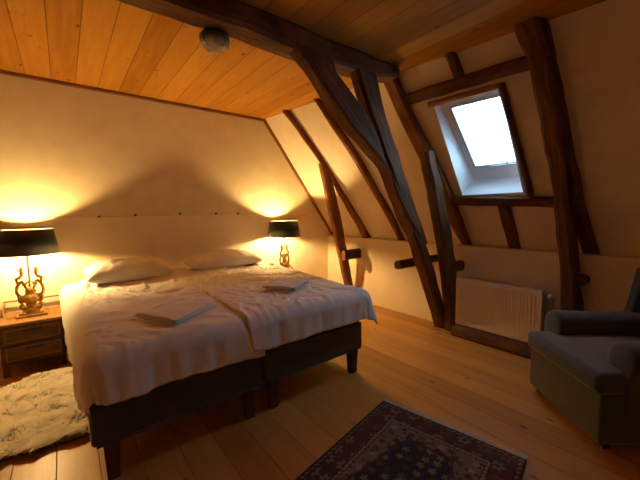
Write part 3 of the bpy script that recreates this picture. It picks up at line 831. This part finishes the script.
# ------------------------------------------------------------------ sheepskin rug
rug = empty('shaggy_rug', (-0.3, 2.9, 0)); tag(rug, 'cream long-haired shaggy rug on the boards left of the beds', 'rug')
out = [(0.10, 2.36), (-0.13, 2.385), (-0.36, 2.425), (-0.60, 2.47), (-0.76, 2.60), (-0.80, 2.9), (-0.74, 3.2), (-0.60, 3.30), (-0.46, 3.36), (-0.30, 3.46), (-0.17, 3.53), (-0.06, 3.50), (0.03, 3.40), (0.10, 3.1), (0.13, 2.7)]
out = [(p.x, p.y) for p in catmull([(x, y, 0) for x, y in out+[out[0]]], 5)[:-1]]
def inside(x, y, P=out):
    c = False; j = len(P)-1
    for i in range(len(P)):
        if (P[i][1] > y) != (P[j][1] > y) and x < (P[j][0]-P[i][0])*(y-P[i][1])/(P[j][1]-P[i][1])+P[i][0]: c = not c
        j = i
    return c
bm = bmesh.new()
A = [bm.verts.new((x+0.3, y-2.9, 0.001)) for x, y in out]; B = [bm.verts.new((x+0.3, y-2.9, 0.016)) for x, y in out]
bm.faces.new(A[::-1]); bm.faces.new(B)
for i in range(len(out)): bm.faces.new((A[i], A[(i+1) % len(out)], B[(i+1) % len(out)], B[i]))
from_bm('backing', bm, M['hide'], rug)
v, f = [], []
v += [(x+0.3, y-2.9, 0.021) for x, y in out]; f.append(tuple(range(len(out))))
rnd = random.Random(3)
cnt = 0
while cnt < 20000:
    x = rnd.uniform(-0.83, 0.15); y = rnd.uniform(2.33, 3.56)
    if not inside(x, y): continue
    cnt += 1
    cl_ = noise.noise_vector(Vector((x*7, y*7, 1)))        # locks of hair lie the same way
    dx, dy = cl_.x*1.3+rnd.uniform(-.35, .35), cl_.y*1.3-0.25+rnd.uniform(-.35, .35)
    L = rnd.uniform(.035, .06)*(0.75+0.5*abs(cl_.z)*2); w = rnd.uniform(.005, .009)
    s = Vector((-dy, dx, 0)); s = s.normalized()*w if s.length > 1e-4 else Vector((w, 0, 0))
    p0 = Vector((x+.3, y-2.9, .012)); hgt = max(0.019, 0.026+0.018*noise.noise(Vector((x*9, y*9, 5))))
    p1 = p0+Vector((dx*L*.35, dy*L*.35, hgt)); p2 = p0+Vector((dx*L*1.0, dy*L*1.0, hgt*1.25)); p3 = p0+Vector((dx*L*1.6, dy*L*1.6, hgt*.8))
    b = len(v)
    v += [p0-s, p0+s, p1-s*1.1, p1+s*1.1, p2-s*.8, p2+s*.8, p3]
    f += [(b, b+1, b+3, b+2), (b+2, b+3, b+5, b+4), (b+4, b+5, b+6)]
o = from_data('pile', [tuple(q) for q in v], f, M['pile'], rug, True); o['kind'] = 'stuff'

# ------------------------------------------------------------------ patterned carpet
P1, ux, uy = Vector((1.700, 1.455, 0)), Vector((0.192, -0.981, 0)), Vector((-0.981, -0.192, 0))
CW, CL = 0.870, 1.40
car = empty('patterned_rug', tuple(P1)); tag(car, 'dark red and navy oriental rug with pale fringe on the floor before the beds', 'rug')
car.rotation_euler = (0, 0, math.atan2(ux.y, ux.x))
# local: +x across the width, +y = 90 deg left of x, so length runs to -y
nx_, ny_ = 174, 280
def hsh(a, b): 
    t = math.sin(a*127.1+b*311.7)*43758.5453; return t-math.floor(t)
MAR, NAVY, BEI, GOLD, ROSE, CREAM, BLK, TEAL = (.070, .022, .024), (.018, .020, .034), (.17, .12, .085), (.20, .13, .06), (.12, .05, .045), (.26, .21, .16), (.012, .010, .012), (.03, .05, .05)
def flower(u, w, cell, seed, petals=6):
    cu, cw = math.floor(u/cell), math.floor(w/cell)
    fu, fw = u/cell-cu-.5, w/cell-cw-.5
    fu += (hsh(cu+seed, cw)-.5)*.3; fw += (hsh(cw, cu+seed)-.5)*.3
    rr = math.hypot(fu, fw); an = math.atan2(fw, fu)
    return rr, rr < .30*(1+.28*math.cos(petals*an)), hsh(cu*3+seed, cw*7)
def rugcol(u, w):
    d = min(u, CW-u, w, CL-w)
    wob = .003*noise.noise(Vector((u*60, w*60, 0)))
    d += wob
    if d < .012: return BLK
    if d < .030: return MAR if (int((u+w)/.018) % 2) else BEI
    if d < .036: return BLK
    if d < .135:
        # main border with big flower heads
        rr, on, h = flower(u+.02, w+.01, .105, 3)
        if rr < .11: return MAR if h < .5 else NAVY
        if on: return (GOLD, ROSE, BEI, ROSE)[int(h*4) % 4]
        r2, on2, h2 = flower(u, w, .043, 9, 4)
        if on2 and h2 > .6: return TEAL if h2 > .8 else ROSE
        return MAR
    if d < .141: return BLK
    if d < .158: return CREAM if int((u*1.0+w*1.0)/.010) % 3 else ROSE
    if d < .164: return BLK
    cu, cw = (u-CW/2), (w-CL/2)
    q = max(abs(cu)/.235+abs(cw)/.62*.55, abs(cw)/.47, abs(cu)/.235*.62+abs(cw)/.47*.45)
    st = .025*round(math.sin((abs(cu)+abs(cw))*70))
    q += st
    if q < .30:
        rr, on, h = flower(u, w, .05, 5)
        return GOLD if on and h > .4 else MAR
    if q < .33: return CREAM
    if q < .93:
        rr, on, h = flower(u+.01, w, .062, 7, 5)
        if on and h > .25: return (BEI, ROSE, TEAL, GOLD)[int(h*13) % 4]
        return NAVY
    if q < 1.0: return MAR
    rr, on, h = flower(u, w, .058, 17, 5)
    if on and h > .35: return (MAR, NAVY, ROSE, CREAM)[int(h*17) % 4]
    r2, on2, h2 = flower(u+.02, w+.02, .028, 27, 4)
    if on2 and h2 > .7: return NAVY
    return BEI
v, f = [], []
for j in range(ny_+1):
    for i in range(nx_+1):
        u = CW*i/nx_; w = CL*j/ny_
        z = .010+.0015*noise.noise(Vector((u*6, w*6, 2)))+.001*noise.noise(Vector((u*40, w*40, 2)))
        v.append((u, -w, z))
for j in range(ny_):
    for i in range(nx_):
        a = j*(nx_+1)+i; f.append((a, a+nx_+1, a+nx_+2, a+1))
o = from_data('woven_field', v, f, None, car, True)
ca = o.data.color_attributes.new('pattern', 'FLOAT_COLOR', 'POINT')
for j in range(ny_+1):
    for i in range(nx_+1):
        u = CW*i/nx_; w = CL*j/ny_; c = rugcol(u, w); k = .85+.3*hsh(i*1.3, j*.7)
        ca.data[j*(nx_+1)+i].color = (c[0]*k, c[1]*k, c[2]*k, 1)
m, nt, b = newmat('woven_wool_pattern')
at = N(nt, 'ShaderNodeAttribute', attribute_name='pattern'); nt.links.new(at.outputs['Color'], b.inputs['Base Color'])
b.inputs['Roughness'].default_value = .95; b.inputs['Sheen Weight'].default_value = .2; b.inputs['Specular IOR Level'].default_value = .1
tc = N(nt, 'ShaderNodeTexCoord'); no = N(nt, 'ShaderNodeTexNoise', inputs={'Scale': 350.0}); nt.links.new(tc.outputs['Object'], no.inputs['Vector'])
bump(nt, b, no.outputs['Fac'], .5, .002)
o.data.materials.append(m)
s = o.modifiers.new('s', 'SOLIDIFY'); s.thickness = .009; s.offset = -1
bm = bmesh.new(); rnd = random.Random(5)
for k in range(170):
    for end in (0, 1):
        u = CW*(k+.5)/170+rnd.uniform(-.001, .001); l = rnd.uniform(.030, .045)
        y = 0.0 if end == 0 else -CL; sgn = 1 if end == 0 else -1
        box(bm, u-.0018, u+.0018, min(y, y+sgn*l), max(y, y+sgn*l), .001, .006)
o = from_bm('fringe', bm, M['fringe'], car); o['kind'] = 'stuff'

# ------------------------------------------------------------------ armchair
ch = empty('armchair', (2.45, 0.63, 0), math.radians(-131.35)); tag(ch, 'grey-blue upholstered armchair at the right by the radiator', 'armchair')
def soft(name, b, bev, lev=2, fn=None, mat=None, parent=ch, sub=3):
    bm = bmesh.new(); box(bm, *b)
    bmesh.ops.subdivide_edges(bm, edges=bm.edges[:], cuts=sub, use_grid_fill=True)
    if fn:
        for v in bm.verts: fn(v.co, b)
    o = from_bm(name, bm, mat or M['chair'], parent, True)
    # round every outer edge
    m = o.modifiers.new('b', 'BEVEL'); m.width = bev; m.segments = 4; m.limit_method = 'ANGLE'; m.angle_limit = math.radians(50)
    m = o.modifiers.new('s', 'SUBSURF'); m.levels = lev; m.render_levels = lev
    return o
def puff(c, b):
    x0, x1, y0, y1, z0, z1 = b
    u = 2*(c.x-x0)/(x1-x0)-1; w = 2*(c.y-y0)/(y1-y0)-1
    if c.z > (z0+z1)/2: c.z += 0.028*(1-u*u)*(1-w*w)
    k = 2*(c.z-z0)/(z1-z0)-1
    if w < -0.95: c.y -= 0.014*(1-k*k)*(1-u*u*.6)
soft('seat_base', (-.332, .332, .008, .90, .04, .34), .022)
soft('seat_cushion', (-.335, .335, -.015, .76, .325, .455), .035, fn=puff)
for s in (-1, 1):
    # arm with scroll roll on top
    bm = bmesh.new(); prof = []
    x0 = s*.285
    pts = [(-.062, .30), (-.066, .38), (-.078, .44), (-.095, .49), (-.094, .55), (-.066, .60), (-.005, .622), (.06, .605), (.095, .56), (.096, .50), (.078, .45), (.058, .41), (.052, .30), (.050, .06), (-.05, .06)]
    C3 = [(p[0]*s, p[1]) for p in pts]
    ysq = [.125, .135, .155, .25, .45, .65, .84]
    rings = []
    for y in ysq:
        k = {.125: .86, .135: .95}.get(y, 1.0)
        drop = 0.0 if y < .16 else -0.012*math.sin((y-.16)/.70*PI)
        rings.append([bm.verts.new((x0+px*k, y, .33+(pz-.33)*(k if pz > .33 else 1)+drop*(1 if pz > .4 else 0))) for px, pz in C3])
    n = len(C3)
    for a, b in zip(rings, rings[1:]):
        for j in range(n): bm.faces.new((a[j], a[(j+1) % n], b[(j+1) % n], b[j]))
    bm.faces.new(rings[0]); bm.faces.new(rings[-1][::-1])
    o = from_bm('armrest', bm, M['chair'], ch, True); m = o.modifiers.new('s', 'SUBSURF'); m.levels = 2; m.render_levels = 2
def backf(c, b):
    t = (c.z-.30)/.70
    c.y += .10*t
    u = c.x/.33
    if c.z > .9: c.z -= .05*u*u
    if c.y < .80+.10*t: c.y -= .03*(1-u*u)*(1-(2*t-1)**2)
soft('backrest', (-.31, .31, .74, .90, .30, .98), .05, fn=backf)
for s in (-1, 1):
    def wf(c, b, s=s):
        t = (c.z-.57)/.38
        c.y += .08*t; 
        if c.y < .55: c.y += .07*(1-t)*0+.05*t*t
    a, b_ = (.27, .345) if s > 0 else (-.345, -.27)
    soft('wing', (a, b_, .66, .86, .57, .92), .03, fn=wf)
for sx in (-1, 1):
    for yy in (.07, .84):
        gx(boxo('leg', (sx*.28-.022, sx*.28+.022, yy-.022, yy+.022, 0, .06), M['legwood'], ch, bev=.004))

# ------------------------------------------------------------------ light
w = bpy.data.worlds.new('sky'); S.world = w; w.use_nodes = True
nt = w.node_tree; nt.nodes.clear()
wo = nt.nodes.new('ShaderNodeOutputWorld'); bg = nt.nodes.new('ShaderNodeBackground')
tc = nt.nodes.new('ShaderNodeTexCoord'); no = nt.nodes.new('ShaderNodeTexNoise'); no.inputs['Scale'].default_value = 1.5; no.inputs['Detail'].default_value = 4
nt.links.new(tc.outputs['Generated'], no.inputs['Vector'])
c = ramp(nt, no.outputs['Fac'], [(0.3, (0.42, 0.72, 1.0)), (0.7, (0.56, 0.83, 1.0))])
nt.links.new(c, bg.inputs['Color']); bg.inputs['Strength'].default_value = 12.0
nt.links.new(bg.outputs[0], wo.inputs[0])
# portal: guides sky light through the skylight
pl = bpy.data.lights.new('skylight_portal', 'AREA'); pl.shape = 'RECTANGLE'; pl.size = 0.75; pl.size_y = 1.1
pl.cycles.is_portal = True
po = bpy.data.objects.new('skylight_portal', pl); COL.objects.link(po)
po.location = sp(1.49, 1.94, 0.30)
nrm = Vector((-0.88, 0, -0.47)).normalized()
po.rotation_euler = nrm.to_track_quat('-Z', 'Y').to_euler()

# ------------------------------------------------------------------ camera
cd = bpy.data.cameras.new('camera'); co = bpy.data.objects.new('camera', cd); COL.objects.link(co)
Rm = Matrix(((0.7839058963627702, 0.06484866295945058, -0.6174837621833092),
             (-0.620700522262821, 0.05796425110625566, -0.7819021724335803),
             (-0.014913326602178662, 0.9962102170255345, 0.08569011718742266)))
co.matrix_world = Matrix.Translation((0, 0, 1.35)) @ Rm.to_4x4()
cd.sensor_width = 36; cd.lens = 323.745*36/640; cd.clip_start = 0.02
S.camera = co
S.view_settings.view_transform = 'Standard'; S.view_settings.look = 'None'
S.view_settings.exposure = 0.0; S.view_settings.gamma = 1.0; S.view_settings.use_curve_mapping = False
try:
    S.cycles.max_bounces = 14; S.cycles.diffuse_bounces = 12; S.cycles.transparent_max_bounces = 12
    S.cycles.sample_clamp_indirect = 6.0
except Exception: pass
